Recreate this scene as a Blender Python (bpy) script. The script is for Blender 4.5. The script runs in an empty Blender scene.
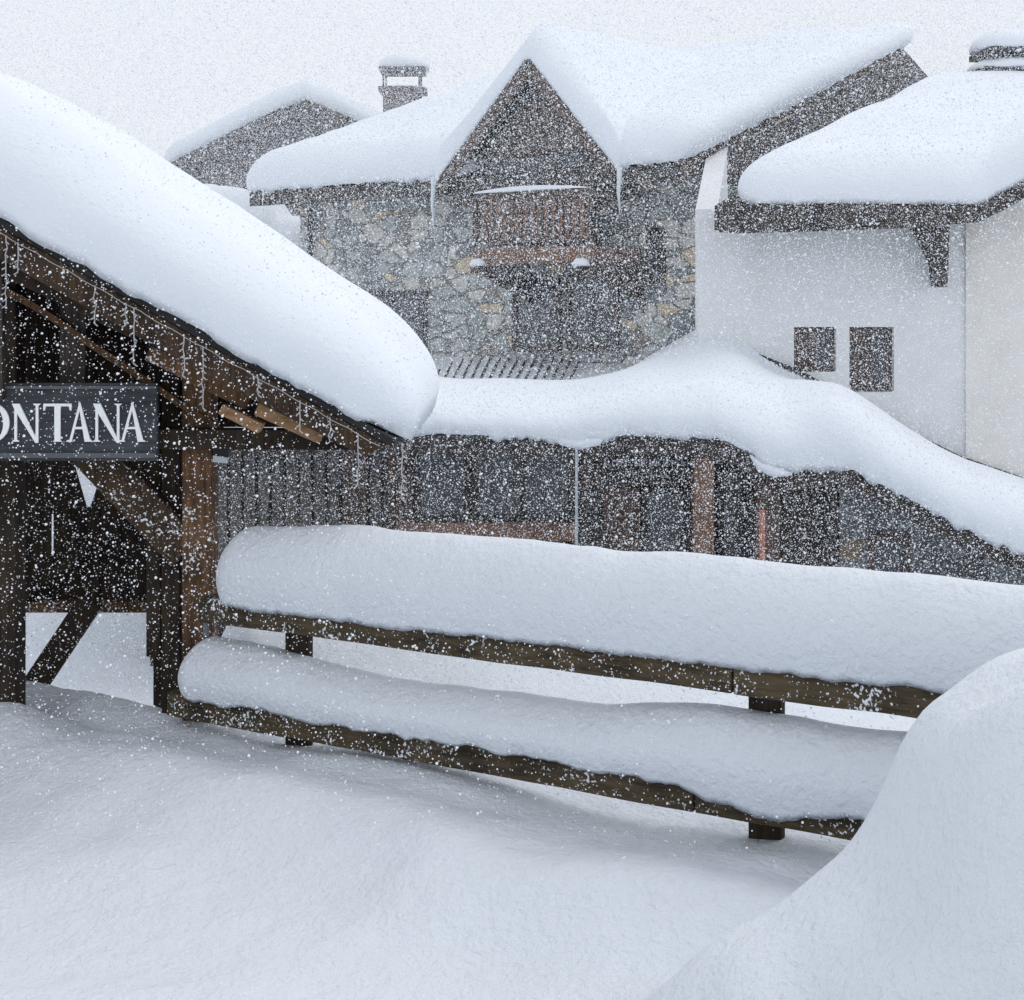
import bpy, bmesh, math, random
import numpy as np
from mathutils import Vector, noise
random.seed(7)
F, CZ, HX, HY = 1500.0, 2.6, 512.0, 300.0
S = bpy.context.scene
COL = S.collection
R = math.radians

# ------------------------------------------------------------------ materials
def mat(name, build):
    m = bpy.data.materials.new(name); m.use_nodes = True
    nt = m.node_tree; b = nt.nodes['Principled BSDF']
    def N(t, **k):
        n = nt.nodes.new(t)
        for a, v in k.items():
            if a.startswith('i_'):
                n.inputs[a[2:].replace('_', ' ')].default_value = v
            else: setattr(n, a, v)
        return n
    L = nt.links.new
    build(nt, b, N, L)
    return m

def ramp(N, stops):
    r = N('ShaderNodeValToRGB'); e = r.color_ramp.elements
    while len(e) < len(stops): e.new(0.5)
    for x, (p, c) in zip(e, stops): x.position = p; x.color = (*c, 1)
    return r

def coords(N, L, scale):
    tc = N('ShaderNodeTexCoord'); mp = N('ShaderNodeMapping')
    mp.inputs['Scale'].default_value = scale
    L(tc.outputs['Object'], mp.inputs['Vector'])
    return mp.outputs['Vector']

def snow_mat(name, grain, strength, col=(0.765, 0.81, 0.875)):
    def f(nt, b, N, L):
        v = coords(N, L, (1, 1, 1))
        n1 = N('ShaderNodeTexNoise'); n1.inputs['Scale'].default_value = grain
        n1.inputs['Detail'].default_value = 5; n1.inputs['Roughness'].default_value = 0.65
        n2 = N('ShaderNodeTexNoise'); n2.inputs['Scale'].default_value = grain*0.22
        n2.inputs['Detail'].default_value = 3
        L(v, n1.inputs['Vector']); L(v, n2.inputs['Vector'])
        ad = N('ShaderNodeMath', operation='ADD'); L(n1.outputs['Fac'], ad.inputs[0]); L(n2.outputs['Fac'], ad.inputs[1])
        bp = N('ShaderNodeBump'); bp.inputs['Strength'].default_value = strength
        bp.inputs['Distance'].default_value = 0.042
        L(ad.outputs[0], bp.inputs['Height']); L(bp.outputs['Normal'], b.inputs['Normal'])
        n3 = N('ShaderNodeTexNoise'); n3.inputs['Scale'].default_value = 1.7; n3.inputs['Detail'].default_value = 3
        L(v, n3.inputs['Vector'])
        r = ramp(N, [(0.3, tuple(c*0.985 for c in col)), (0.7, tuple(min(1, c*1.015) for c in col))])
        L(n3.outputs['Fac'], r.inputs['Fac']); L(r.outputs['Color'], b.inputs['Base Color'])
        b.inputs['Roughness'].default_value = 0.85
        b.inputs['Specular IOR Level'].default_value = 0.15
    return mat(name, f)

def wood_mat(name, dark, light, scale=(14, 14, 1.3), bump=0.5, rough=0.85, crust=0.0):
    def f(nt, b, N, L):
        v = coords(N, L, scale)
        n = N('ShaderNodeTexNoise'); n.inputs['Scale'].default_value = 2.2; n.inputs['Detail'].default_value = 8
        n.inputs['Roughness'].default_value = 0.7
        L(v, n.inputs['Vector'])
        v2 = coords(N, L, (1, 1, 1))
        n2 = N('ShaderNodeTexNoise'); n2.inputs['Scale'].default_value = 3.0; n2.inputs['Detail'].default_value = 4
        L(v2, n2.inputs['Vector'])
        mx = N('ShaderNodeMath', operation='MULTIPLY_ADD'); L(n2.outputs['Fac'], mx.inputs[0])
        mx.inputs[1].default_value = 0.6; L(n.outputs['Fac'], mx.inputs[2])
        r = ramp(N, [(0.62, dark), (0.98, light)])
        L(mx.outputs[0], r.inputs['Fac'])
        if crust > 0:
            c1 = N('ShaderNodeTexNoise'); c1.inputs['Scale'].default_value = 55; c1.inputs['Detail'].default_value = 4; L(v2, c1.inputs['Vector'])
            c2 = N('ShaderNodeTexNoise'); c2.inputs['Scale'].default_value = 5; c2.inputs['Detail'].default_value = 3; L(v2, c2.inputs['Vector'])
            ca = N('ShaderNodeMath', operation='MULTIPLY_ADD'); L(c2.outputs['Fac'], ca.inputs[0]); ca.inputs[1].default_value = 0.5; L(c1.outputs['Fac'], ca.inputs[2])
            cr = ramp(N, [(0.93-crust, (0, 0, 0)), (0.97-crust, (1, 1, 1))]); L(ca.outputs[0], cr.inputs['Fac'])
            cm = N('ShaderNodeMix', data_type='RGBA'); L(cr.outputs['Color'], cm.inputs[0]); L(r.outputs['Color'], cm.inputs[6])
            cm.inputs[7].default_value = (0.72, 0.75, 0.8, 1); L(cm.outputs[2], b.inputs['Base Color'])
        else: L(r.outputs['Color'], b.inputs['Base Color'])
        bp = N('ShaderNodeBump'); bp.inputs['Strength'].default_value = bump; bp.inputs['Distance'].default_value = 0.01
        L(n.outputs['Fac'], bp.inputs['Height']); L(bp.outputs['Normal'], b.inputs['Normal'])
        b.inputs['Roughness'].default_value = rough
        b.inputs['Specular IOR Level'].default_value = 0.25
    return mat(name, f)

def plain_mat(name, col, rough=0.7, metal=0.0, var=0.12, scale=6, spec=0.3):
    def f(nt, b, N, L):
        v = coords(N, L, (1, 1, 1))
        n = N('ShaderNodeTexNoise'); n.inputs['Scale'].default_value = scale; n.inputs['Detail'].default_value = 6
        L(v, n.inputs['Vector'])
        r = ramp(N, [(0.3, tuple(c*(1-var) for c in col)), (0.7, tuple(min(1, c*(1+var)) for c in col))])
        L(n.outputs['Fac'], r.inputs['Fac']); L(r.outputs['Color'], b.inputs['Base Color'])
        b.inputs['Roughness'].default_value = rough; b.inputs['Metallic'].default_value = metal
        b.inputs['Specular IOR Level'].default_value = spec
    return mat(name, f)

def stone_mat(name, tones, sc=3.0, mortar=(0.22, 0.22, 0.215)):
    def f(nt, b, N, L):
        v = coords(N, L, (1, 1, 1.7))
        w = N('ShaderNodeTexNoise'); w.inputs['Scale'].default_value = 4; L(v, w.inputs['Vector'])
        vm = N('ShaderNodeVectorMath', operation='MULTIPLY_ADD')
        L(w.outputs['Color'], vm.inputs[0]); vm.inputs[1].default_value = (0.22, 0.22, 0.22); L(v, vm.inputs[2])
        c = N('ShaderNodeTexVoronoi'); c.inputs['Scale'].default_value = sc; L(vm.outputs[0], c.inputs['Vector'])
        e = N('ShaderNodeTexVoronoi', feature='DISTANCE_TO_EDGE'); e.inputs['Scale'].default_value = sc
        L(vm.outputs[0], e.inputs['Vector'])
        sp = N('ShaderNodeSeparateColor'); L(c.outputs['Color'], sp.inputs[0])
        r = ramp(N, tones); r.color_ramp.interpolation = 'CONSTANT'
        L(sp.outputs[0], r.inputs['Fac'])
        g = N('ShaderNodeTexNoise'); g.inputs['Scale'].default_value = 18; g.inputs['Detail'].default_value = 6; L(v, g.inputs['Vector'])
        mul = N('ShaderNodeMix', data_type='RGBA', blend_type='OVERLAY'); mul.inputs[0].default_value = 0.7
        L(r.outputs['Color'], mul.inputs[6]); L(g.outputs['Fac'], mul.inputs[7])
        er = ramp(N, [(0.02, (0, 0, 0)), (0.07, (1, 1, 1))]); L(e.outputs['Distance'], er.inputs['Fac'])
        mm = N('ShaderNodeMix', data_type='RGBA'); L(er.outputs['Color'], mm.inputs[0])
        mm.inputs[6].default_value = (*mortar, 1); L(mul.outputs[2], mm.inputs[7])
        L(mm.outputs[2], b.inputs['Base Color'])
        bp = N('ShaderNodeBump'); bp.inputs['Strength'].default_value = 0.8; bp.inputs['Distance'].default_value = 0.05
        L(er.outputs['Color'], bp.inputs['Height']); L(bp.outputs['Normal'], b.inputs['Normal'])
        b.inputs['Roughness'].default_value = 0.9
    return mat(name, f)

M = {}
M['snow'] = snow_mat('snow', 24, 0.8)
M['snow_far'] = snow_mat('snow_far', 9, 0.5)
M['snow_ground'] = snow_mat('snow_ground', 24, 0.8)
M['snow_roof'] = snow_mat('snow_roof', 30, 0.3)
M['flake'] = plain_mat('snowflake', (0.77, 0.805, 0.86), 0.9, var=0.01)
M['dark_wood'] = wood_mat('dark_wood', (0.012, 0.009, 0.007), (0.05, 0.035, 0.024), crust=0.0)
M['brown_wood'] = wood_mat('brown_wood', (0.036, 0.020, 0.011), (0.18, 0.098, 0.050), crust=0.05)
M['weathered_wood'] = wood_mat('weathered_wood', (0.017, 0.012, 0.009), (0.085, 0.052, 0.032), crust=0.04)
M['light_wood'] = wood_mat('light_wood', (0.20, 0.11, 0.055), (0.40, 0.25, 0.14), scale=(3, 14, 14))
M['rail_wood'] = wood_mat('rail_wood', (0.022, 0.017, 0.011), (0.105, 0.078, 0.046), scale=(2, 2, 16), crust=0.06)
M['far_wood'] = wood_mat('far_wood', (0.045, 0.034, 0.029), (0.13, 0.088, 0.068))
M['far_dark'] = wood_mat('far_dark', (0.025, 0.022, 0.022), (0.085, 0.07, 0.062))
M['red_wood'] = wood_mat('red_wood', (0.11, 0.062, 0.044), (0.26, 0.155, 0.108))
M['gable_wood'] = wood_mat('gable_wood', (0.055, 0.042, 0.038), (0.15, 0.115, 0.10))
M['grey_wood'] = wood_mat('grey_wood', (0.07, 0.064, 0.060), (0.15, 0.138, 0.13))
M['stone'] = stone_mat('stone', [(0, (0.22, 0.245, 0.25)), (0.2, (0.42, 0.45, 0.44)), (0.42, (0.33, 0.37, 0.35)),
                                 (0.6, (0.55, 0.54, 0.49)), (0.78, (0.27, 0.235, 0.21)), (0.86, (0.56, 0.46, 0.31))], 2.5)
M['stone_grey'] = stone_mat('stone_grey', [(0, (0.09, 0.10, 0.11)), (0.3, (0.16, 0.17, 0.18)), (0.55, (0.12, 0.125, 0.13)),
                                 (0.75, (0.20, 0.21, 0.22)), (0.88, (0.08, 0.08, 0.08)), (0.95, (0.22, 0.16, 0.11))], 2.6)
M['plaster'] = plain_mat('plaster', (0.74, 0.755, 0.77), 0.9, var=0.05, scale=2.5)
M['beige_plaster'] = plain_mat('beige_plaster', (0.75, 0.735, 0.705), 0.9, var=0.05, scale=2.5)
M['glass'] = plain_mat('glass', (0.055, 0.058, 0.064), 0.2, var=0.2, spec=0.5)
M['metal'] = plain_mat('metal', (0.16, 0.17, 0.19), 0.5, 0.5)
M['dusted_metal'] = plain_mat('dusted_metal', (0.68, 0.71, 0.76), 0.7, var=0.2, scale=14)
M['pale_metal'] = plain_mat('pale_metal', (0.46, 0.50, 0.54), 0.5, 0.2)
M['dark_metal'] = plain_mat('dark_metal', (0.02, 0.022, 0.025), 0.5, 0.3)
M['sign_board'] = wood_mat('sign_board', (0.028, 0.031, 0.037), (0.075, 0.08, 0.09), scale=(1.2, 8, 12), bump=0.2)
M['sign_trim'] = plain_mat('sign_trim', (0.11, 0.115, 0.125), 0.7)
M['white_paint'] = plain_mat('white_paint', (0.9, 0.92, 0.94), 0.6, var=0.02)
M['ice'] = plain_mat('ice', (0.70, 0.76, 0.82), 0.25, var=0.05, spec=0.5)
M['cable'] = plain_mat('cable', (0.42, 0.42, 0.43), 0.6, var=0.1)
M['brick'] = wood_mat('chimney_brick', (0.08, 0.055, 0.05), (0.20, 0.14, 0.125), scale=(4, 4, 16))
M['roofing'] = plain_mat('roofing', (0.022, 0.022, 0.024), 0.8)
M['faint_paint'] = plain_mat('faint_paint', (0.45, 0.46, 0.50), 0.8)

# ------------------------------------------------------------------ mesh helpers
WO = {}          # world origin of every object used as a parent
class MB:
    def __init__(s): s.v = []; s.f = []
    def add(s, vs, fs):
        b = len(s.v); s.v += [Vector(p) for p in vs]; s.f += [tuple(b+i for i in f) for f in fs]; return s
    def hexa(s, p):            # 8 points: bottom ring 0-3, top ring 4-7
        return s.add(p, [(3,2,1,0),(4,5,6,7),(0,1,5,4),(1,2,6,5),(2,3,7,6),(3,0,4,7)])
    def box(s, lo, hi):
        x0,y0,z0 = lo; x1,y1,z1 = hi
        return s.hexa([(x0,y0,z0),(x1,y0,z0),(x1,y1,z0),(x0,y1,z0),(x0,y0,z1),(x1,y0,z1),(x1,y1,z1),(x0,y1,z1)])
    def beam(s, a, b, w, h, side=None):     # w along side (horizontal), h along the other normal
        a = Vector(a); b = Vector(b); d = (b-a).normalized()
        sd = Vector(side) if side is not None else d.cross(Vector((0,0,1)))
        if sd.length < 1e-4: sd = Vector((1,0,0))
        sd = (sd - d*sd.dot(d)).normalized(); n = sd.cross(d).normalized()
        sd *= w/2; n *= h/2
        return s.hexa([a-sd-n, a+sd-n, b+sd-n, b-sd-n, a-sd+n, a+sd+n, b+sd+n, b-sd+n])
    def prism(s, poly, off):                # closed polygon extruded by vector off
        n = len(poly); off = Vector(off); p = [Vector(q) for q in poly]
        return s.add(p + [q+off for q in p], [tuple(range(n-1,-1,-1)), tuple(range(n,2*n))] +
                     [(i,(i+1)%n,n+(i+1)%n,n+i) for i in range(n)])
    def tube(s, pts, r, k=6, taper=None):
        pts = [Vector(p) for p in pts]; rings = []
        b = len(s.v)
        for i, p in enumerate(pts):
            d = (pts[min(i+1,len(pts)-1)] - pts[max(i-1,0)]).normalized()
            a = d.cross(Vector((0.3,1,0.2))).normalized(); c = d.cross(a)
            rr = r if taper is None else r*taper[i]
            for j in range(k):
                t = 2*math.pi*j/k; s.v.append(p + (a*math.cos(t)+c*math.sin(t))*rr)
        for i in range(len(pts)-1):
            for j in range(k):
                s.f.append((b+i*k+j, b+i*k+(j+1)%k, b+(i+1)*k+(j+1)%k, b+(i+1)*k+j))
        s.f.append(tuple(b+j for j in range(k-1,-1,-1))); s.f.append(tuple(b+(len(pts)-1)*k+j for j in range(k)))
        return s
    def build(s, name, m, parent=None, smooth=False, bevel=0.0):
        o0 = WO[parent] if parent else Vector((0,0,0))
        if parent is None and s.v:         # a top-level mesh keeps its own base as origin
            lo = Vector([min(v[i] for v in s.v) for i in range(3)]); hi = Vector([max(v[i] for v in s.v) for i in range(3)])
            o0 = Vector(((lo.x+hi.x)/2, (lo.y+hi.y)/2, lo.z))
        me = bpy.data.meshes.new(name)
        me.from_pydata([tuple(v-o0) for v in s.v], [], s.f); me.materials.append(m)
        bm = bmesh.new(); bm.from_mesh(me); bmesh.ops.recalc_face_normals(bm, faces=bm.faces[:]); bm.to_mesh(me); bm.free()
        if smooth: me.polygons.foreach_set('use_smooth', [True]*len(me.polygons))
        o = bpy.data.objects.new(name, me); COL.objects.link(o)
        if parent: o.parent = parent
        else: o.location = o0
        WO[o] = o0
        if bevel:
            bv = o.modifiers.new('edge', 'BEVEL'); bv.width = bevel; bv.segments = 2; bv.limit_method = 'ANGLE'
        return o

def tag(o, label=None, cat=None, group=None, kind=None):
    if label: o['label'] = label
    if cat: o['category'] = cat
    if group: o['group'] = group
    if kind: o['kind'] = kind
    return o
def thing(name, label, cat, loc, group=None):
    o = bpy.data.objects.new(name, None); COL.objects.link(o); o.location = loc; WO[o] = Vector(loc)
    o.empty_display_size = 0.2
    return tag(o, label, cat, group)

def W(px, py, Y):
    return Vector(((px-HX)/F*Y, Y, CZ-(py-HY)/F*Y))

class Plane:      # a vertical plane; u runs along it to the right, v goes into it (away from the camera)
    def __init__(s, A, ang):
        s.A = Vector((A[0], A[1], 0)); s.u = Vector((math.cos(ang), -math.sin(ang), 0)); s.v = Vector((math.sin(ang), math.cos(ang), 0))
    def P(s, px, py, off=0.0):
        d = Vector(((px-HX)/F, 1, -(py-HY)/F)); t = (s.A.dot(s.v)+off)/d.dot(s.v)
        return Vector((d.x*t, d.y*t, CZ+d.z*t))
    def at(s, u, z, off): 
        p = s.A + s.u*u + s.v*off; return Vector((p.x, p.y, z))
    def U(s, px, off=0.0): return (s.P(px, 300, off)-s.A).dot(s.u)
    def box(s, mb, x0, y0, x1, y1, o0, o1):   # pixel rectangle measured on the front face o0, o1 = back face
        u0, u1 = s.U(x0, o0), s.U(x1, o0); xm = (x0+x1)/2
        za, zb = s.P(xm, y1, o0).z, s.P(xm, y0, o0).z
        return s.ubox(mb, u0, u1, za, zb, o0, o1)
    def ubox(s, mb, u0, u1, z0, z1, o0, o1):
        return mb.hexa([s.at(u0,z0,o0), s.at(u1,z0,o0), s.at(u1,z0,o1), s.at(u0,z0,o1),
                        s.at(u0,z1,o0), s.at(u1,z1,o0), s.at(u1,z1,o1), s.at(u0,z1,o1)])
    def poly(s, mb, pts, o0, depth):
        return mb.prism([s.P(x, y, o0) for x, y in pts], s.v*depth)

def fbm(p, sc, oct=3):
    q = p*sc; a = 0; amp = 1
    for _ in range(oct): a += amp*noise.noise(q); q = q*2.1+Vector((3.1,1.7,5.3)); amp *= 0.5
    return a
def lerp_poly(pts, s):      # pts = [(s, value)]
    if s <= pts[0][0]: return pts[0][1]
    for (a, va), (b, vb) in zip(pts, pts[1:]):
        if s <= b: return va + (vb-va)*((s-a)/(b-a) if b > a else 0)
    return pts[-1][1]
def smooth_poly(pts, s):    # smooth (Catmull-Rom style) scalar interpolation
    xs = [p[0] for p in pts]; n = len(pts)
    if s <= xs[0]: return pts[0][1]
    if s >= xs[-1]: return pts[-1][1]
    i = max(k for k in range(n-1) if xs[k] <= s)
    x0, x1 = xs[i], xs[i+1]; t = (s-x0)/(x1-x0)
    def m(k):
        if k == 0: return (pts[1][1]-pts[0][1])/(xs[1]-xs[0])
        if k == n-1: return (pts[-1][1]-pts[-2][1])/(xs[-1]-xs[-2])
        return (pts[k+1][1]-pts[k-1][1])/(xs[k+1]-xs[k-1])
    h = x1-x0; t2 = t*t; t3 = t2*t
    return (2*t3-3*t2+1)*pts[i][1]+(t3-2*t2+t)*h*m(i)+(-2*t3+3*t2)*pts[i+1][1]+(t3-t2)*h*m(i+1)

def resample(P, n):
    P = [Vector(p) for p in P]; L = [0]
    for a, b in zip(P, P[1:]): L.append(L[-1]+(b-a).length)
    return P, [l/L[-1] for l in L], L[-1]

def slab(name, E, Rr, h, rims, mt, ns=140, nt=60, bulge=0.06, lump=0.05, ragged=0.03, sink=0.0, lsc=0.8, droop=None, power=2.0, parent=None, seed=0.0):
    """A blanket of snow lying on the strip between polyline E (front) and polyline Rr (back); vertices of both polylines pair up.
    rims = rounding radius (front, back, left, right), 0 = no rounding."""
    E, se, LE = resample(E, ns); Rb, sr, LR = resample(Rr, ns)
    def ev(P, s):
        x = lerp_poly([(a, i) for i, a in enumerate(se)], s); i = min(int(x), len(P)-2); return P[i].lerp(P[i+1], x-i)
    Lt = sum((a-b).length for a, b in zip(E, Rb))/len(E)
    tops, base = [], []
    off = Vector((seed, seed*1.7, seed*0.3))
    for i in range(ns+1):
        s0 = 0.5-0.5*math.cos(math.pi*i/ns); s0 = 0.6*s0+0.4*i/ns
        for j in range(nt+1):
            t0 = 0.5-0.5*math.cos(math.pi*j/nt)
            # nearest side edge and nearest front/back edge, as 0 (inside) .. 1 (on the edge)
            sl_side = s0 < 0.5; rs_ = rims[2] if sl_side else rims[3]; ds = (s0 if sl_side else 1-s0)*LE
            tf_side = t0 < 0.5; rt_ = rims[0] if tf_side else rims[1]; dt = (t0 if tf_side else 1-t0)*Lt
            a = max(0.0, 1-ds/rs_) if rs_ > 0 else 0.0
            b = max(0.0, 1-dt/rt_) if rt_ > 0 else 0.0
            a2, b2 = a*math.sqrt(1-b*b/2), b*math.sqrt(1-a*a/2)      # rounded corner in plan
            s, t = s0, t0
            if a > 0: s = (1-a2)*rs_/LE; s = s if sl_side else 1-s
            if b > 0: t = (1-b2)*rt_/Lt; t = t if tf_side else 1-t
            rr_ = min(1.0, math.hypot(a2, b2))
            f = (1-rr_**power)**(1/power)
            e, r = ev(E, s), ev(Rb, s)
            tang = ev(E, min(1, s+0.01))-ev(E, max(0, s-0.01)); tang.z = 0; tang.normalize()
            outf = (e-r); outf.z = 0; outf.normalize()
            B = e.lerp(r, t)
            hh = h(s, t) if callable(h) else h
            n = fbm(B*lsc + off, 1.0, 3)
            p = B.copy(); p.z += hh*f + lump*n*f*(1 if hh > 0.1 else 0.5)
            if rr_ > 0:
                dirv = tang*(-a2 if sl_side else a2) + outf*(b2 if tf_side else -b2)
                p += dirv*(4*f*(1-f)*bulge*(1+0.15*noise.noise(B*1.3+off)))
            edge = (1-f)**3
            rg = ragged*edge*(fbm(B+off, 5.0, 3) + 0.5*noise.noise(B*1.1+off) + 0.35*noise.noise(B*17+off))
            if droop: rg -= droop(s, t)*edge
            p.z += rg
            tops.append(p)
            b = B.copy(); b.z += rg + sink
            base.append(b)
    mb = MB(); W1 = nt+1
    mb.v = tops[:]; idx = {}
    for i in range(ns):
        for j in range(nt):
            a = i*W1+j; mb.f.append((a, a+1, a+W1+1, a+W1))
    bi = {}
    for i in range(ns+1):
        for j in range(nt+1):
            k = i*W1+j
            if i in (0, ns) or j in (0, nt): bi[k] = k
            elif i % 4 == 0 or j % 4 == 0 or True:
                bi[k] = len(mb.v); mb.v.append(base[k] + Vector((0,0,0.004)))
    for i in range(ns):
        for j in range(nt):
            a = i*W1+j; mb.f.append((bi[a], bi[a+W1], bi[a+W1+1], bi[a+1]))
    return mb.build(name, mt, parent, smooth=True)

def snowcap(label, *a, group=None, **k):
    return tag(slab('snow_blanket', *a, **k), label, 'snow', group)

# ------------------------------------------------------------------ camera, light, sky
cam = bpy.data.cameras.new('camera'); co = bpy.data.objects.new('camera', cam); COL.objects.link(co)
co.location = (0, 0, CZ); co.rotation_euler = (R(90), 0, 0)
cam.sensor_width = 36; cam.lens = F/1024*36; cam.shift_y = -(500-HY)/1024; cam.clip_end = 2000; cam.clip_start = 0.1
S.camera = co
w = bpy.data.worlds.new('World'); S.world = w; w.use_nodes = True
nt = w.node_tree; bg = nt.nodes['Background']
sky = nt.nodes.new('ShaderNodeTexSky'); sky.sky_type = 'NISHITA'; sky.sun_disc = False
SUN_EL, SUN_ROT = R(54), R(70)
sky.sun_elevation = SUN_EL; sky.sun_rotation = SUN_ROT; sky.air_density = 1.5; sky.dust_density = 6; sky.ozone_density = 1
mx = nt.nodes.new('ShaderNodeMix'); mx.data_type = 'RGBA'; mx.inputs[0].default_value = 0.975
mx.inputs[7].default_value = (8.35, 8.65, 9.1, 1)      # closed cloud cover
nt.links.new(sky.outputs[0], mx.inputs[6]); nt.links.new(mx.outputs[2], bg.inputs['Color'])
bg.inputs['Strength'].default_value = 0.1
sl = bpy.data.lights.new('sun', 'SUN'); sl.energy = 0.95; sl.angle = R(32); sl.color = (1.0, 0.97, 0.93)
so = bpy.data.objects.new('sun', sl); COL.objects.link(so)
sd = Vector((math.sin(SUN_ROT)*math.cos(SUN_EL), math.cos(SUN_ROT)*math.cos(SUN_EL), math.sin(SUN_EL)))
so.rotation_euler = sd.to_track_quat('Z', 'Y').to_euler(); so.location = (0, 10, 20)
S.view_settings.view_transform = 'Standard'; S.view_settings.look = 'None'
S.view_settings.exposure = 0.15; S.view_settings.gamma = 1
S.render.engine = 'CYCLES'
cy = S.cycles
cy.max_bounces = 8; cy.diffuse_bounces = 7; cy.glossy_bounces = 2; cy.transmission_bounces = 2; cy.volume_bounces = 2
cy.use_denoising = True; cy.denoiser = 'OPENIMAGEDENOISE'; cy.denoising_input_passes = 'RGB_ALBEDO_NORMAL'; cy.denoising_prefilter = 'NONE'; cy.caustics_reflective = False; cy.caustics_refractive = False

# ------------------------------------------------------------------ terrain
FP0 = Vector((-1.326, 8.76, 0)); FD = Vector((0.839, -0.544, 0)); FN = Vector((-0.544, -0.839, 0))
def sstep(a, b, x):
    if a > b: return 1-sstep(b, a, x)
    t = max(0, min(1, (x-a)/(b-a))); return t*t*(3-2*t)
HEAP = [(-1.6, 0.0), (-0.7, 0.02), (-0.1, 0.01), (0.3, 0.10), (0.55, 0.24), (0.75, 0.34), (1.0, 0.43), (1.2, 0.56), (1.28, 0.66), (1.36, 0.80), (1.43, 0.96), (1.5, 1.07), (1.6, 1.16), (1.735, 1.28), (1.88, 1.345), (2.2, 1.38), (3.2, 1.36), (4.5, 1.2)]
HEAPR = [(1.0, 0.30), (2.6, 0.36), (3.4, 0.50), (4.1, 0.72), (4.7, 0.92), (5.1, 0.99), (5.4, 1.0), (5.6, 0.92), (5.8, 0.58), (6.0, 0.2), (6.15, 0.0), (9, 0.0)]
FPROF = [(-4, 0.0), (-1.2, 0.0), (-0.3, 0.02), (0.0, 0.0), (0.3, 0.0), (0.5, 0.035), (0.68, 0.05), (0.82, 0.01), (1.0, -0.08), (1.25, -0.19), (1.55, -0.26), (1.95, -0.285), (2.6, -0.25), (3.6, -0.15), (6, 0.1)]
def ground_z(x, y):
    p = Vector((x, y, 0)); d = (p-FP0).dot(FN)
    a = (p-FP0).dot(FD)
    dd = d + (0.20*noise.noise(Vector((a*0.75, 3.3, 0))) + 0.09*noise.noise(Vector((a*2.1, 8.3, 0))))*sstep(0.25, 0.6, d)
    z = smooth_poly(FPROF, dd) if d > 0 else 0.0
    near = 1-sstep(9.8, 11.5, y)
    z -= 0.10*math.exp(-((d-0.18)/0.14)**2)*sstep(-0.2, -0.8, a)
    z += 0.05*math.exp(-((dd-0.62)/0.16)**2)*noise.noise(Vector((a*1.5, 1.3, 6)))
    z += near*(0.075*noise.noise(Vector((x*0.8,y*1.1,1.5))) + 0.030*noise.noise(Vector((x*1.9,y*2.6,7))) + 0.009*noise.noise(p*8))
    z += near*0.05*max(0, noise.noise(Vector((x*1.6, y*2.6, 4.2))))*math.exp(-((d-0.3)/0.35)**2)*1.3
    xs = x - 0.12*math.sin((y-5.4)*1.3) - (5.4-y)*0.10
    hz = max(0, smooth_poly(HEAP, xs))*max(0, smooth_poly(HEAPR, y))
    if hz > 0:
        e_ = 1-sstep(4.9, 5.5, y)
        hz *= 1+(0.05+0.15*e_)*noise.noise(Vector((x*1.3, y*1.5, 9)))+0.03*noise.noise(Vector((x*3.1, y*3.4, 2)))
        hz += e_*sstep(0.1, 0.5, hz)*(0.26*noise.noise(Vector((x*1.5+y*0.9, y*1.1, 4))) + 0.13*noise.noise(Vector((x*3.0, y*2.4, 12))))
        fold = math.exp(-((xs-1.62-(5.0-y)*0.25)/0.16)**2)*0.09*(1-sstep(4.9, 5.5, y))*sstep(3.4, 4.2, y)
        hz += fold - 0.06*math.exp(-((xs-1.95-(5.0-y)*0.25)/0.2)**2)*(1-sstep(4.8, 5.4, y))
    wz = sstep(0.0, 0.55, hz); z = z*(1-wz) + hz
    z += 0.03*noise.noise(p*0.35)*(1-near)
    pv = sstep(-1.5, -2.1, x+0.22*(y-9.4))
    z -= 0.95*sstep(0.05, 1.3, -d)*pv
    z -= (1.8-0.95*pv)*sstep(12.8, 16.0, y)
    if y > 48: z += (y-48)*0.02
    return z
mb = MB()
ys = [1.0]
while ys[-1] < 85: ys.append(ys[-1] + (0.035 if ys[-1] < 9.5 else 0.12 if ys[-1] < 17 else 2.0 if ys[-1] < 60 else 20))
us = np.linspace(-1, 1, 261); us = np.sign(us)*(0.55*np.abs(us)+0.45*np.abs(us)**4)
for y in ys:
    half = 0.7*y+4
    for u in us:
        x = float(u)*half; mb.v.append(Vector((x, y, ground_z(x, y))))
nu = len(us)
for i in range(len(ys)-1):
    for j in range(nu-1):
        a = i*nu+j; mb.f.append((a, a+1, a+nu+1, a+nu))
g = mb.build('snow_ground', M['snow_ground'], None, smooth=True); tag(g, kind='structure', label='deep undisturbed snow covering the ground in soft drifts')

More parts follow.
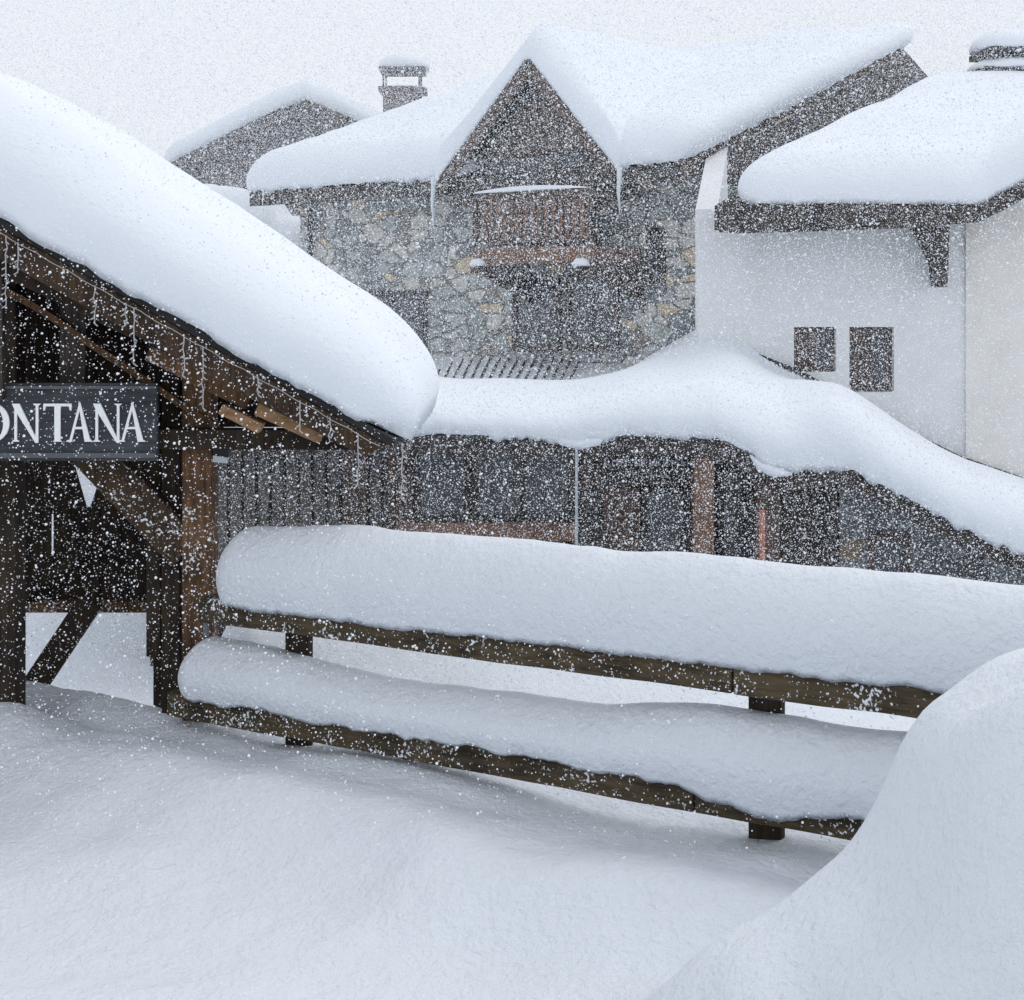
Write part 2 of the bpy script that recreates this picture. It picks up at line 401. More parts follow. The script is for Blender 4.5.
# ------------------------------------------------------------------ fence
def fpt(px, z):          # point on the fence line seen at pixel column px
    k = (px-HX)/F; s = (k*FP0.y-FP0.x)/(FD.x-k*FD.y); p = FP0+FD*s; return Vector((p.x, p.y, z))
fence = thing('wooden_fence', 'weathered two rail timber fence carrying thick snow in the foreground', 'fence', tuple(fpt(520, -0.05)))
ZT, ZL = 0.79, 0.195
def tz(p): return 0.020*((Vector((p.x,p.y,0))-FP0).dot(FD)+0.6)
def rail(pa, pb, ztop, hgt, nm='rail'):
    m = MB(); a, b = fpt(pa, ztop-hgt/2), fpt(pb, ztop-hgt/2); n = 24
    a.z += tz(a); b.z += tz(b)
    rows = []
    for i in range(n+1):
        c = a.lerp(b, i/n)
        j = [0.008*noise.noise(c*3+Vector((k*7, 0, 0))) for k in range(4)]
        rows.append([c+FN*0.08+Vector((0,0,-hgt/2+j[0])), c-FN*0.08+Vector((0,0,-hgt/2+j[1])), c-FN*0.08+Vector((0,0,hgt/2+j[2])), c+FN*0.08+Vector((0,0,hgt/2+j[3]))])
    m.v = [p for r in rows for p in r]
    for i in range(n):
        for k in range(4):
            m.f.append((i*4+k, i*4+(k+1)%4, i*4+4+(k+1)%4, i*4+4+k))
    m.f += [(3,2,1,0), tuple(n*4+k for k in range(4))]
    return m.build(nm, M['rail_wood'], fence, bevel=0.008)
rail(208, 738, ZT+0.02, 0.150); rail(740, 1230, ZT+0.02, 0.152)
rail(176, 700, ZL+0.015, 0.150); rail(702, 1150, ZL+0.015, 0.150)
for px in (286, 757, 1130):
    m = MB(); c = fpt(px, 0) - FN*0.115
    m.beam(c+Vector((0,0,-0.5)), c+Vector((0,0,0.80)), 0.17, 0.06, side=FD); m.build('post', M['dark_wood'], fence, bevel=0.008)
m = MB(); m.tube([fpt(206, 0.56)+FN*0.0, fpt(206, 0.66)], 0.02, 8); m.build('bolt', M['metal'], fence)

def fence_snow(label, p0, p1, z, hpts, width, dr, ov, **k):
    E = [fpt(p0+(p1-p0)*i/24, z)+FN*ov for i in range(25)]
    Rb = [fpt(p0+(p1-p0)*i/24, z)+FN*(ov-width) for i in range(25)]
    for p in E+Rb: p.z += tz(p)
    # stations are spaced in pixels of the fence line: give heights by column
    cols = [p0+(p1-p0)*i/24 for i in range(25)]
    P, se, L = resample(E, 0)
    c_of = list(zip(se, cols))
    h = lambda s, t: smooth_poly(hpts, lerp_poly(c_of, s))
    d = (lambda s, t: (lerp_poly(dr, lerp_poly(c_of, s)) if t < 0.5 else 0)) if dr else None
    return snowcap(label, E, Rb, h, k.pop('rims'), M['snow'], ns=300, nt=56, droop=d, **k)
fence_snow('long deep loaf of snow lying on the top rail of the wooden fence', 219, 1230, ZT+0.01,
           [(219,0.44),(300,0.47),(420,0.48),(560,0.48),(700,0.48),(850,0.47),(1024,0.46),(1230,0.46)], 0.38,
           [(213,0.02),(1230,0.02)], 0.10, rims=(0.18,0.18,0.22,0.2), bulge=0.045, lump=0.025, ragged=0.022, lsc=1.6, power=2.1, seed=1.0)
fence_snow('thinner wavy strip of snow lying on the lower rail of the wooden fence', 186, 1150, ZL+0.01,
           [(186,0.33),(220,0.34),(290,0.30),(370,0.25),(470,0.25),(600,0.27),(690,0.34),(760,0.34),(850,0.34),(1150,0.34)], 0.36,
           [(178,0.0),(690,0.02),(725,0.07),(790,0.10),(850,0.03),(880,0.03),(1150,0.05)], 0.125, rims=(0.17,0.17,0.16,0.2), bulge=0.045, lump=0.02, ragged=0.026, lsc=1.5, power=2.1, seed=4.0)

# ------------------------------------------------------------------ pavilion
pav = thing('pavilion', 'open dark timber shelter with a steep snow laden gable roof beside the fence', 'shelter', tuple(W(195, 715, 9.4)))
YF, YB = 8.6, 12.0
EX, EZ = W(395, 440, YF).x, W(395, 440, YF).z
SL = 0.562; RX = -4.0; RZ = EZ + (EX-RX)*SL
def roof_z(x): return EZ + (EX-x)*SL if x > RX else EZ + (x-(2*RX-EX))*SL
LX = 2*RX-EX
for sgn in (1, -1):
    xe = EX if sgn > 0 else LX
    m = MB(); t = 0.05
    m.hexa([(RX,YF,RZ-t),(xe,YF,EZ-t),(xe,YB,EZ-t),(RX,YB,RZ-t),(RX,YF,RZ),(xe,YF,EZ),(xe,YB,EZ),(RX,YB,RZ)])
    m.build('roof_deck', M['roofing'], pav)
    # outer verge board, inner verge board
    m = MB(); x1 = xe - sgn*0.05
    m.prism([(RX,YF+0.02,RZ-0.055),(x1,YF+0.02,roof_z(x1)-0.055),(x1-sgn*0.12,YF+0.02,roof_z(x1)-0.13),(x1-sgn*1.0,YF+0.02,roof_z(x1-sgn*1.0)-0.24),(RX,YF+0.02,RZ-0.24)], (0,0.05,0))
    m.build('verge_board', M['weathered_wood'], pav, bevel=0.006)
    m = MB(); m.prism([(RX,YF+0.6,RZ-0.06),(x1-sgn*0.25,YF+0.6,roof_z(x1-sgn*0.25)-0.06),(x1-sgn*0.25,YF+0.6,roof_z(x1-sgn*0.25)-0.16),(RX,YF+0.6,RZ-0.40)], (0,0.10,0))
    m.build('verge_board', M['dark_wood'], pav, bevel=0.006)
pp = Plane((0, 9.3), 0.0)
def pbeam(name, p0, p1, wpx, Y, dep, mt):
    a, b = W(*p0, Y), W(*p1, Y); m = MB(); m.beam(a, b, dep, wpx/F*Y, side=(0,1,0)); return m.build(name, mt, pav, bevel=0.008)
# posts
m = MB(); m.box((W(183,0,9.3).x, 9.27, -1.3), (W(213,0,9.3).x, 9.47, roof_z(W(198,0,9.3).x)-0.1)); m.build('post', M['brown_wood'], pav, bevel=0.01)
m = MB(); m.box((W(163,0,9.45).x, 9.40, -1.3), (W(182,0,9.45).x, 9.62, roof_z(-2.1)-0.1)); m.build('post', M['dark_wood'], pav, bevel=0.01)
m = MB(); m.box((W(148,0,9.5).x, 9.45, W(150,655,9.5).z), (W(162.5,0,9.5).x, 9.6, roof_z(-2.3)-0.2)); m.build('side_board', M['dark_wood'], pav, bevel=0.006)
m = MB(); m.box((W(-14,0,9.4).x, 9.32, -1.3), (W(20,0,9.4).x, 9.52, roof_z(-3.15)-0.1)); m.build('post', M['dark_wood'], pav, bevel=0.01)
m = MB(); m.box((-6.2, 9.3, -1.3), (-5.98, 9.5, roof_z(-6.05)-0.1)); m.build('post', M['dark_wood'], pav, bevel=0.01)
# curved inner arch member
pts = [(-60,281),(0,284),(30,300),(60,319),(100,347),(140,373),(180,400),(222,428)]
m = MB()
up = [W(x, y, 9.25) for x, y in pts]; lo = [W(x, y+8, 9.25) for x, y in pts]
m.prism(up+lo[::-1], (0,0.06,0)); m.build('arch_brace', M['brown_wood'], pav)
# gable boarding behind (vertical planks)
m = MB(); x = -6.9
while x < -0.98:
    x2 = min(x+0.155, -0.98); ztop = min(roof_z(x), roof_z(x2)) - 0.10; zb = 1.77
    if ztop > zb+0.02:
        m.hexa([(x,9.80,zb),(x2-0.006,9.80,zb),(x2-0.006,9.84,zb),(x,9.84,zb),(x,9.80,roof_z(x)-0.1),(x2-0.006,9.80,roof_z(x2)-0.1),(x2-0.006,9.84,roof_z(x2)-0.1),(x,9.84,roof_z(x)-0.1)])
    x += 0.155
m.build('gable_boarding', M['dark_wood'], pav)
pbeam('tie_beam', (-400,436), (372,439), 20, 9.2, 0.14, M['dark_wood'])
for (a, b, wd, Y, mt) in [((-40,243),(140,330),20,8.85,'dark_wood'),((222,408),(262,428),11,8.85,'light_wood'),((258,408),(322,437),13,8.85,'light_wood'),((150,352),(250,402),16,8.9,'brown_wood')]:
    pbeam('purlin_end', a, b, wd, Y, 0.12, M[mt])
pbeam('king_strut', (76,270), (74,392), 26, 9.35, 0.1, M['far_dark'])
pbeam('king_strut', (0,222), (0,400), 9, 9.0, 0.08, M['far_dark'])
pbeam('knee_brace', (88,448), (188,552), 38, 9.36, 0.12, M['weathered_wood'])
# back wall of dark boards, set in from the post
yb = 11.0
bx0, bx1 = -6.3, W(160,0,yb).x
m = MB(); zbot = W(100,608,yb).z; ztop = 2.2
x = bx0; k = 0
slit = W(52,0,yb).x
while x < bx1-0.01:
    x2 = min(x+0.17, bx1); z1 = ztop
    if abs(x2-slit) < 0.085: x2 = slit-0.007
    xa, xb = x, x2-0.004
    m.box((xa, yb+0.012*(k%2), zbot), (xb, yb+0.03+0.012*(k%2), min(z1, 1.08))); 
    k += 1
    nx = x2 if x2 != slit-0.007 else slit+0.007
    if nx == slit+0.007:
        m.box((slit-0.007, yb, zbot), (slit+0.007, yb+0.03, W(0,556,yb).z)); m.box((slit-0.007, yb, W(0,514,yb).z), (slit+0.007, yb+0.03, 1.08))
    x = nx
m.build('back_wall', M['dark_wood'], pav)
# upper back wall leaves a small wedge open to the snow behind
m = MB()
tl, tr, tb = W(66,440,yb), W(112,440,yb), W(86,506,yb)
zt = 1.08
def zline(p, q, z): t = (z-p.z)/(q.z-p.z); return p.x+(q.x-p.x)*t
xl = zline(tl, tb, zt) if tb.z < zt else tb.x
m.prism([(bx0,yb+0.01,zt+0.003),(tb.x-0.005,yb+0.01,zt+0.003),(tl.x,yb+0.01,tl.z),(tl.x,yb+0.01,2.3),(bx0,yb+0.01,2.3)], (0,0.03,0))
m.prism([(tb.x+0.03,yb+0.01,zt+0.003),(bx1,yb+0.01,zt+0.003),(bx1,yb+0.01,2.3),(tr.x,yb+0.01,2.3),(tr.x,yb+0.01,tr.z)], (0,0.03,0))
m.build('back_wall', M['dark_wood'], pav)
pbeam('low_rail', (-420,606), (160,606), 11, 10.9, 0.10, M['brown_wood'])
pbeam('low_brace', (-2,740), (92,600), 24, 10.75, 0.10, M['dark_wood'])
pbeam('diagonal_brace', (20,600), (140,505), 9, 10.85, 0.07, M['dark_wood'])
m = MB(); m.box((W(160,0,11.1).x-0.04, 11.05, -1.6), (W(160,0,11.1).x+0.05, 11.2, 2.6)); m.build('post', M['dark_wood'], pav, bevel=0.01)
m = MB(); m.box((-6.4, 11.05, -1.6), (-6.22, 11.2, 2.3)); m.build('post', M['dark_wood'], pav, bevel=0.01)

# snow on the pavilion roof
xs_ = [LX-0.05 + (EX+0.07-LX+0.05)*i/40 for i in range(41)]
def rz(x): 
    z = roof_z(x); return z - 0.12*math.exp(-((x-RX)/0.35)**2)
E = [Vector((x, YF-0.05, rz(x)+0.004)) for x in xs_]; Rb = [Vector((x, YB+0.15, rz(x)+0.004)) for x in xs_]
snowcap('huge thick rounded snow blanket sliding over the dark timber shelter roof', E, Rb,
        lambda s, t: 0.80-0.20*sstep(0.62, 0.95, s), (0.40,0.5,0.5,0.62), M['snow_roof'], ns=200, nt=90, bulge=0.07, lump=0.07, ragged=0.03, lsc=0.6, power=2.2, seed=2.0)

# string of icicle lights along the verge
sl_ = thing('string_lights', 'unlit white icicle light string hanging from the shelter verge', 'string lights', tuple(W(200, 335, YF-0.03)))
def edge_pt(px, dy=0): return W(px, 218+0.562*px+14+dy, YF-0.03)
m = MB(); m.tube([edge_pt(p)+Vector((0,0,-0.01*abs(math.sin(p*0.09)))) for p in range(-60, 388, 8)], 0.0022, 5); m.build('cable', M['cable'], sl_)
for px, ln in [(6,70),(18,30),(95,38),(126,22),(134,56),(184,40),(203,62),(258,18),(300,30),(330,24),(358,52),(402,56)]:
    m = MB()
    p = edge_pt(min(px, 386)) if px < 390 else W(402, 443, YF-0.02)
    q = [p]; n = max(4, ln//6)
    for i in range(n):
        q.append(p + Vector((0.018*noise.noise(Vector((px, i*0.7, 0))), 0.008*noise.noise(Vector((i*0.8, px, 3))), -(i+1)/n*ln/F*YF)))
    m.tube(q, 0.0036, 5)
    for i, c in enumerate(q[1:]):
        d = Vector((0.02*random.choice((-1, 1)), -0.01, -0.014)); m.tube([c, c+d], 0.0042, 5)
    m.build('light_strand', M['cable'], sl_)

# small floodlight on the post
fl = thing('floodlight', 'small black floodlight with pale lens fixed beside the shelter post', 'lamp', tuple(W(222, 452, 9.3)))
m = MB(); c = W(222, 448, 9.3); m.hexa([c+Vector(v) for v in [(-0.05,-0.05,-0.03),(0.05,-0.05,-0.05),(0.05,0.06,-0.05),(-0.05,0.06,-0.03),(-0.05,-0.05,0.05),(0.05,-0.05,0.03),(0.05,0.06,0.03),(-0.05,0.06,0.05)]]); m.build('housing', M['dark_metal'], fl, bevel=0.006)
m = MB(); m.hexa([c+Vector(v) for v in [(-0.045,-0.06,-0.08),(0.045,-0.06,-0.09),(0.04,0.03,-0.065),(-0.045,0.03,-0.05),(-0.045,-0.056,-0.04),(0.045,-0.056,-0.055),(0.04,0.03,-0.052),(-0.045,0.03,-0.035)]]); m.build('lens', M['pale_metal'], fl)
m = MB(); m.beam(c+Vector((-0.06,0.03,0.0)), c+Vector((-0.1,0.06,0.0)), 0.03, 0.03); m.build('bracket', M['dark_metal'], fl)

# sign
YS = 9.02
sg = thing('sign', 'dark grey wooden sign board with white serif letters ONTANA under the gable', 'sign', tuple(W(40, 462, YS)))
sp = Plane((0, YS), 0.0)
m = MB(); sp.box(m, -44, 383, 157, 461, 0.0, 0.05); m.build('board', M['sign_board'], sg, bevel=0.006)
m = MB(); sp.box(m, -42, 453, 155, 458, -0.012, 0.0-0.0005); sp.box(m, -42, 386, 155, 389, -0.012, -0.0005); m.build('trim', M['sign_trim'], sg)
def letter(ch, x0, x1, yt=403.5, yb_=441.5):
    m = MB(); a, b = W(x0, yb_, YS), W(x1, yt, YS); w_ = b.x-a.x; h_ = b.z-a.z; cnt = [0]
    def poly(pts):
        y = YS-0.014-0.0006*cnt[0]; cnt[0] += 1
        m.prism([(a.x+p*w_, y, a.z+q*h_) for p, q in pts], (0, YS-0.0006-y, 0))
    th, tn = 0.20*30/(x1-x0), 0.085*30/(x1-x0)
    def serif(cx, q, hw=0.13, up=1): 
        hw = hw*30/(x1-x0)
        poly([(cx-hw, q), (cx+hw, q), (cx+hw*0.55, q+0.045*up), (cx-hw*0.55, q+0.045*up)][::up])
    if ch == 'N':
        l, r = 0.17, 0.86
        poly([(l-tn/2,0),(l+tn/2,0),(l+tn/2,1),(l-tn/2,1)]); poly([(r-tn/2,-0.02),(r+tn/2,-0.02),(r+tn/2,1),(r-tn/2,1)])
        poly([(l-0.12,1),(l-tn/2+th*0.85,1),(r+tn/2,-0.03),(r-tn*0.6,-0.03),(l-tn/2,0.86)])
        serif(l, 0); serif(r, 1, up=-1)
    elif ch == 'T':
        poly([(0.5-th/2,0),(0.5+th/2,0),(0.5+th/2,1),(0.5-th/2,1)])
        poly([(0.0,0.93),(1.0,0.93),(1.0,1.0),(0.0,1.0)]); serif(0.5, 0, 0.16)
        poly([(0.0,0.82),(0.05,0.82),(0.09,0.94),(0.0,0.94)]); poly([(0.95,0.82),(1.0,0.82),(1.0,0.94),(0.91,0.94)])
    elif ch == 'A':
        poly([(0.10,0),(0.10+tn,0),(0.53,0.90),(0.49,1.02)]); poly([(0.46,1.02),(0.54,1.02),(0.93,0),(0.93-th,0)])
        poly([(0.28,0.33),(0.72,0.33),(0.70,0.39),(0.30,0.39)]); serif(0.12, 0, 0.12); serif(0.86, 0, 0.14)
    elif ch == 'O':
        n = 40; y = YS-0.014; o = []; i_ = []
        for k in range(n):
            t = 2*math.pi*k/n
            o.append(Vector((a.x+w_*(0.5+0.5*math.cos(t)), y, a.z+h_*(0.5+0.52*math.sin(t))))); i_.append(Vector((a.x+w_*(0.5+0.33*math.cos(t+0.06)), y, a.z+h_*(0.5+0.46*math.sin(t)))))
        dv = Vector((0,0.0134,0)); m.v = o+i_+[p+dv for p in o]+[p+dv for p in i_]
        for k in range(n):
            k2 = (k+1)%n; m.f += [(k,k2,n+k2,n+k),(2*n+k,3*n+k,3*n+k2,2*n+k2),(k,2*n+k,2*n+k2,k2),(n+k,n+k2,3*n+k2,3*n+k)]
    return m.build('letter', M['white_paint'], sg)
for c, a, b in [('O',-26,10),('N',11,42),('T',44,72),('A',67,93),('N',92,123),('A',119,146)]: letter(c, a, b)

# ------------------------------------------------------------------ stone chalet (turned, its right corner nearest)
ANG = math.atan2(6.0, 7.5)
ch = Plane((2.61, 22.0), ANG)          # plane of the eave
WOFF = 0.65                             # the wall stands behind the eave
ze = ch.P(690, 162, 0).z
chal = thing('chalet', 'stone chalet with pointed wooden gable and balcony under a deep snow roof', 'house', tuple(ch.P(500, 300, WOFF)*1.0 - Vector((0,0,4.4))))
UL, UR = ch.U(300, WOFF), ch.U(697, WOFF)+0.15
EL, ER = ch.U(252, 0), ch.U(678, 0)
RISE, DEP = 2.75, 7.8
prof = [(WOFF, -2.0), (2*DEP-WOFF, -2.0), (2*DEP-WOFF, ze-0.05+RISE*WOFF/DEP), (DEP, ze+RISE-0.15), (WOFF, ze-0.05+RISE*WOFF/DEP-0.1)]
m = MB(); m.prism([ch.at(UL, z, o) for o, z in prof], ch.u*(UR-UL)); m.build('wall', M['stone'], chal)
def roofpt(u, o, dz=0.0): return ch.at(u, ze + RISE*(o/DEP if o < DEP else 2-o/DEP) + dz, o)
# roof boards: front slope and back slope
for a, b in ((0, DEP), (2*DEP, DEP)):
    m = MB(); m.hexa([roofpt(EL,a,-0.12), roofpt(ER,a,-0.12), roofpt(ER,b,-0.12), roofpt(EL,b,-0.12), roofpt(EL,a), roofpt(ER,a), roofpt(ER,b), roofpt(EL,b)])
    m.build('roof', M['far_dark'], chal)
for a, b in ((0, DEP),):
    m = MB(); m.hexa([roofpt(ER+0.003,a,-0.30), roofpt(ER+0.06,a,-0.30), roofpt(ER+0.06,b,-0.30), roofpt(ER+0.003,b,-0.30), roofpt(ER+0.003,a,0.05), roofpt(ER+0.06,a,0.05), roofpt(ER+0.06,b,0.05), roofpt(ER+0.003,b,0.05)])
    m.build('verge_board', M['far_wood'], chal)
m = MB(); ch.ubox(m, EL, ER, ze-0.28, ze-0.02, -0.06, -0.003); m.build('fascia', M['far_dark'], chal)
m = MB(); uo = UR+0.004
m.prism([ch.at(uo,ze-0.25,WOFF+0.1), ch.at(uo,ze-0.25,2*DEP-WOFF), ch.at(uo,ze+RISE*WOFF/DEP-0.16,2*DEP-WOFF), ch.at(uo,ze+RISE-0.16,DEP), ch.at(uo,ze+RISE*WOFF/DEP-0.16,WOFF+0.1)], ch.u*0.06)
m.build('gable_cladding', M['far_dark'], chal)
# gable bay (cross gable) on the front
DO = -0.15      # plane of the gable front: in front of the eave
gp = [(440,180),(530,58),(617,170)]
gl, ga, gr = [ch.P(x, y, DO) for x, y in gp]
ul, ua, ur = [(p-ch.A).dot(ch.u) for p in (gl, ga, gr)]
zg0, zga = (gl.z+gr.z)/2, ga.z
back = DEP*0.7
m = MB(); m.prism([ch.at(ul+0.12,zg0-0.25,DO+0.35), ch.at(ur-0.12,zg0-0.25,DO+0.35), ch.at(ur-0.12,zg0,DO+0.35), ch.at(ua,zga-0.18,DO+0.35), ch.at(ul+0.12,zg0,DO+0.35)], ch.v*(back-DO))
m.build('gable_wall', M['gable_wood'], chal)
for us_, s_ in ((ul,-1),(ur,1)):
    m = MB(); t_ = 0.10
    m.hexa([ch.at(us_,zg0-t_,DO), ch.at(ua,zga-t_,DO), ch.at(ua,zga-t_,back), ch.at(us_,zg0-t_,back*0.25), ch.at(us_,zg0,DO), ch.at(ua,zga,DO), ch.at(ua,zga,back), ch.at(us_,zg0,back*0.25)])
    m.build('gable_roof', M['far_dark'], chal)
    m = MB(); m.prism([ch.at(us_,zg0+0.02,DO-0.05), ch.at(ua+0.001*s_,zga+0.02,DO-0.05), ch.at(ua+0.001*s_,zga-0.28,DO-0.05), ch.at(us_-s_*0.06,zg0-0.24,DO-0.05)], ch.v*0.047)
    m.build('gable_verge', M['far_wood'], chal)
m = MB(); ch.ubox(m, ul+0.1, ur-0.1, zg0-0.42, zg0-0.27, DO+0.22, DO+0.62); m.build('tie_beam', M['far_wood'], chal)
# openings
def opening(pl, parent, x0, y0, x1, y1, wall_off, frame_m, leafs=2, name='window', shutter=None):
    m = MB(); u0, u1 = pl.U(x0, wall_off-0.06), pl.U(x1, wall_off-0.06); xm = (x0+x1)/2
    z0, z1 = pl.P(xm, y1, wall_off-0.06).z, pl.P(xm, y0, wall_off-0.06).z; t = 0.07
    a, b = wall_off-0.07, wall_off-0.004
    pl.ubox(m,u0,u1,z1-t,z1,a,b); pl.ubox(m,u0,u1,z0,z0+t,a,b); pl.ubox(m,u0,u0+t,z0+t,z1-t,a,b); pl.ubox(m,u1-t,u1,z0+t,z1-t,a,b)
    for k in range(1, leafs):
        c = u0+(u1-u0)*k/leafs; pl.ubox(m,c-0.03,c+0.03,z0+t,z1-t,a+0.01,b)
    o = m.build(name, frame_m, parent)
    m = MB(); pl.ubox(m,u0+t,u1-t,z0+t,z1-t,wall_off-0.028,wall_off-0.006); m.build('pane', M['glass'], o)
    return o
opening(ch, chal, 357, 291, 426, 352, WOFF, M['far_dark'], 2)
opening(ch, chal, 512, 278, 560, 352, WOFF, M['far_wood'], 1, 'door')
opening(ch, chal, 566, 275, 618, 350, WOFF, M['far_wood'], 2)
opening(ch, chal, 646, 228, 664, 285, WOFF, M['far_wood'], 1)
opening(ch, chal, 488, 150, 590, 245, DO+0.35, M['far_wood'], 3, 'balcony_door')
m = MB(); m.tube([ch.at(UL+0.35, 4.3, WOFF-0.08), ch.at(UL+0.35, -1.8, WOFF-0.08)], 0.055, 8); m.build('drainpipe', M['dark_metal'], chal)
# balcony
B0, B1 = -0.75, 0.55
m = MB(); ch.box(m, 473, 247, 592, 263, B0, B1); m.build('balcony_floor', M['red_wood'], chal)
m = MB(); ch.box(m, 472, 191, 594, 198, B0-0.03, B0+0.08); m.build('balcony_rail', M['far_wood'], chal)
m = MB(); ch.box(m, 473, 238, 593, 242, B0, B0+0.06); m.build('balcony_rail', M['far_wood'], chal)
u0, u1 = ch.U(474, B0), ch.U(592, B0); zt_, zb_ = ch.P(533, 198, B0).z, ch.P(533, 238, B0).z
nb = 17
for i in range(nb):
    c = u0+(u1-u0)*(i+0.5)/nb; m = MB(); ch.ubox(m, c-0.035, c+0.035, zb_+0.002, zt_-0.002, B0+0.012, B0+0.045); m.build('baluster', M['red_wood'], chal)
for uu in (u0, u1-0.08):
    m = MB(); ch.ubox(m, uu, uu+0.08, zb_-0.12, zt_+0.1, B0-0.035, B0-0.003); m.build('balcony_post', M['far_wood'], chal)
    m = MB(); z_ = ch.P(533, 264, B0).z; m.prism([ch.at(uu,z_,B0+0.05), ch.at(uu,z_,WOFF), ch.at(uu,z_-0.75,WOFF), ch.at(uu,z_-0.55,WOFF-0.15), ch.at(uu,z_-0.12,B0+0.1)], ch.u*0.1); m.build('balcony_bracket', M['far_wood'], chal)
# snow lines on balcony
E = [ch.at(u0+(u1-u0)*i/10, ch.P(533,191,B0).z+0.003, B0-0.05) for i in range(11)]; Rb = [p+ch.v*0.13 for p in E]
snowcap('thin line of snow along the chalet balcony handrail', E, Rb, lambda s, t: 0.075*math.sin(math.pi*min(1,max(0,s*0.9+0.1)))+0.01, (0.05,0.05,0.1,0.3), M['snow_far'], ns=40, nt=10, bulge=0.0, lump=0.0, ragged=0.0)
for px, py in ((474,266),(577,266)):
    c = ch.P(px, py, B0-0.12); E = [c+ch.u*d for d in (-0.14,0.14)]; Rb = [c+ch.u*d+ch.v*0.2 for d in (-0.14,0.14)]
    m = MB(); m.beam(c+ch.u*0.0+ch.v*-0.02+Vector((0,0,-0.06)), c+ch.v*0.9+Vector((0,0,-0.06)), 0.12, 0.10); m.build('balcony_joist', M['far_wood'], chal)
    snowcap('small snow clump on the joist end below the %s end of the chalet balcony' % ('left' if px < 500 else 'right'), E, Rb, 0.12, (0.09,0.09,0.1,0.1), M['snow_far'], ns=12, nt=10, bulge=0.0, lump=0.0, ragged=0.0, group='snow clumps on balcony joists')

# snow on the chalet roof: left wing, right wing, the pointed gable
def band(ua_, ub_, n=30): return [ua_+(ub_-ua_)*i/n for i in range(n+1)]
HS = 0.62
def notch(u):
    if u <= ul or u >= ur: return -0.11
    gz = zga-(zga-zg0)*abs(u-ua)/((ur-ua) if u > ua else (ua-ul))
    return max(-0.11, DEP*(gz-ze)/RISE-1.0)
us_ = band(EL-0.38, ER+0.18, 120)
snowcap('broad deep snow blanket on the main roof of the stone chalet', [roofpt(u,notch(u),0.03) for u in us_], [ch.at(u, ze+RISE*(1+0.55/DEP)+0.04, DEP+0.55) for u in us_],
        lambda s,t: 0.64-0.20*t+0.06*math.exp(-((s-0.70)/0.14)**2), (0.65,0.7,0.6,0.40), M['snow_far'], ns=170, nt=80, bulge=0.06, lump=0.07, ragged=0.06, lsc=0.5, seed=8.0, power=2.3)
# gable snow runs over its ridge
def gpt(u, o): return ch.at(u, zga-(zga-zg0)*abs(u-ua)/((ur-ua) if u > ua else (ua-ul)), o)
ug = [ul-0.12+(ur-ul+0.20)*i/40 for i in range(41)]
E = [gpt(u, DO-0.06)+Vector((0,0,0.025)) for u in ug]
Rb = [gpt(u, max(DO+0.9, DEP*(gpt(u,0).z-ze)/RISE+0.5))+Vector((0,0,0.06)) for u in ug]
snowcap('steep folded snow on the pointed gable of the stone chalet', E, Rb, lambda s,t: 0.55+0.08*math.exp(-((s-0.5)/0.2)**2)+0.05*t, (0.32,0,0.26,0.26), M['snow_far'], ns=120, nt=50, bulge=0.03, lump=0.03, ragged=0.03, lsc=0.8, seed=9.0)

# ridge rail showing above the snow
rr = thing('snow_guard_rail', 'thin dark rail on short stems above the chalet ridge snow', 'rail', tuple(W(760, 60, 28)))
m = MB(); m.tube([W(730,51,28.5), W(793,45,28.0)], 0.03, 8); m.build('bar', M['dark_metal'], rr)
for q in (735, 788):
    m = MB(); p = W(q, 50-(q-735)*0.09, 28.2); m.tube([p, p-Vector((0,0,0.9))], 0.02, 6); m.build('stem', M['dark_metal'], rr)

# icicles at the gable feet and left eave
def icicle(px, py, ln, r, label, off=DO-0.02):
    c = ch.P(px, py, off); m = MB(); n = 7
    m.tube([c+Vector((0.01*math.sin(i*1.3),0,-ln*i/n)) for i in range(n+1)], r, 8, [1-0.82*(i/n)**1.3 for i in range(n+1)])
    tag(m.build('icicle', M['ice'], None, smooth=True), label, 'icicle', 'icicles under the chalet eaves')
icicle(433, 177, 0.86, 0.05, 'long icicle hanging at the left foot of the pointed gable')
icicle(619, 167, 0.72, 0.045, 'long icicle hanging at the right foot of the pointed gable')
icicle(263, 190, 0.45, 0.018, 'thin icicle under the far left corner of the chalet eave')

# ------------------------------------------------------------------ low annex with the shop front
AY = 18.0
ax = Plane((0, AY), 0.0)
ann = thing('shop_building', 'low timber and stone shop building under a sagging snow roof', 'shop', (1.5, AY, -1.8))
eave = [(150,438),(430,436),(560,440),(640,437),(720,440),(755,458),(790,474),(840,466),(900,496),(960,528),(1024,556),(1150,612)]
backr = [(150,357),(430,357),(560,361),(640,360),(690,358),(740,361),(800,384),(850,414),(900,440),(960,470),(1024,492),(1150,545)]
def back_pt(x, y):
    if x <= 680: return ch.P(x, y, WOFF-0.02)
    if x < 740:
        return ch.P(680, y, WOFF-0.02).lerp(W(740, y, 20.45), (x-680)/60)
    return W(x, y, 20.45)
YE = 17.35
ep = [W(x, y, YE) for x, y in eave]; bpnts = [back_pt(x, y+(6 if x > 600 else -1)) for x, y in backr]
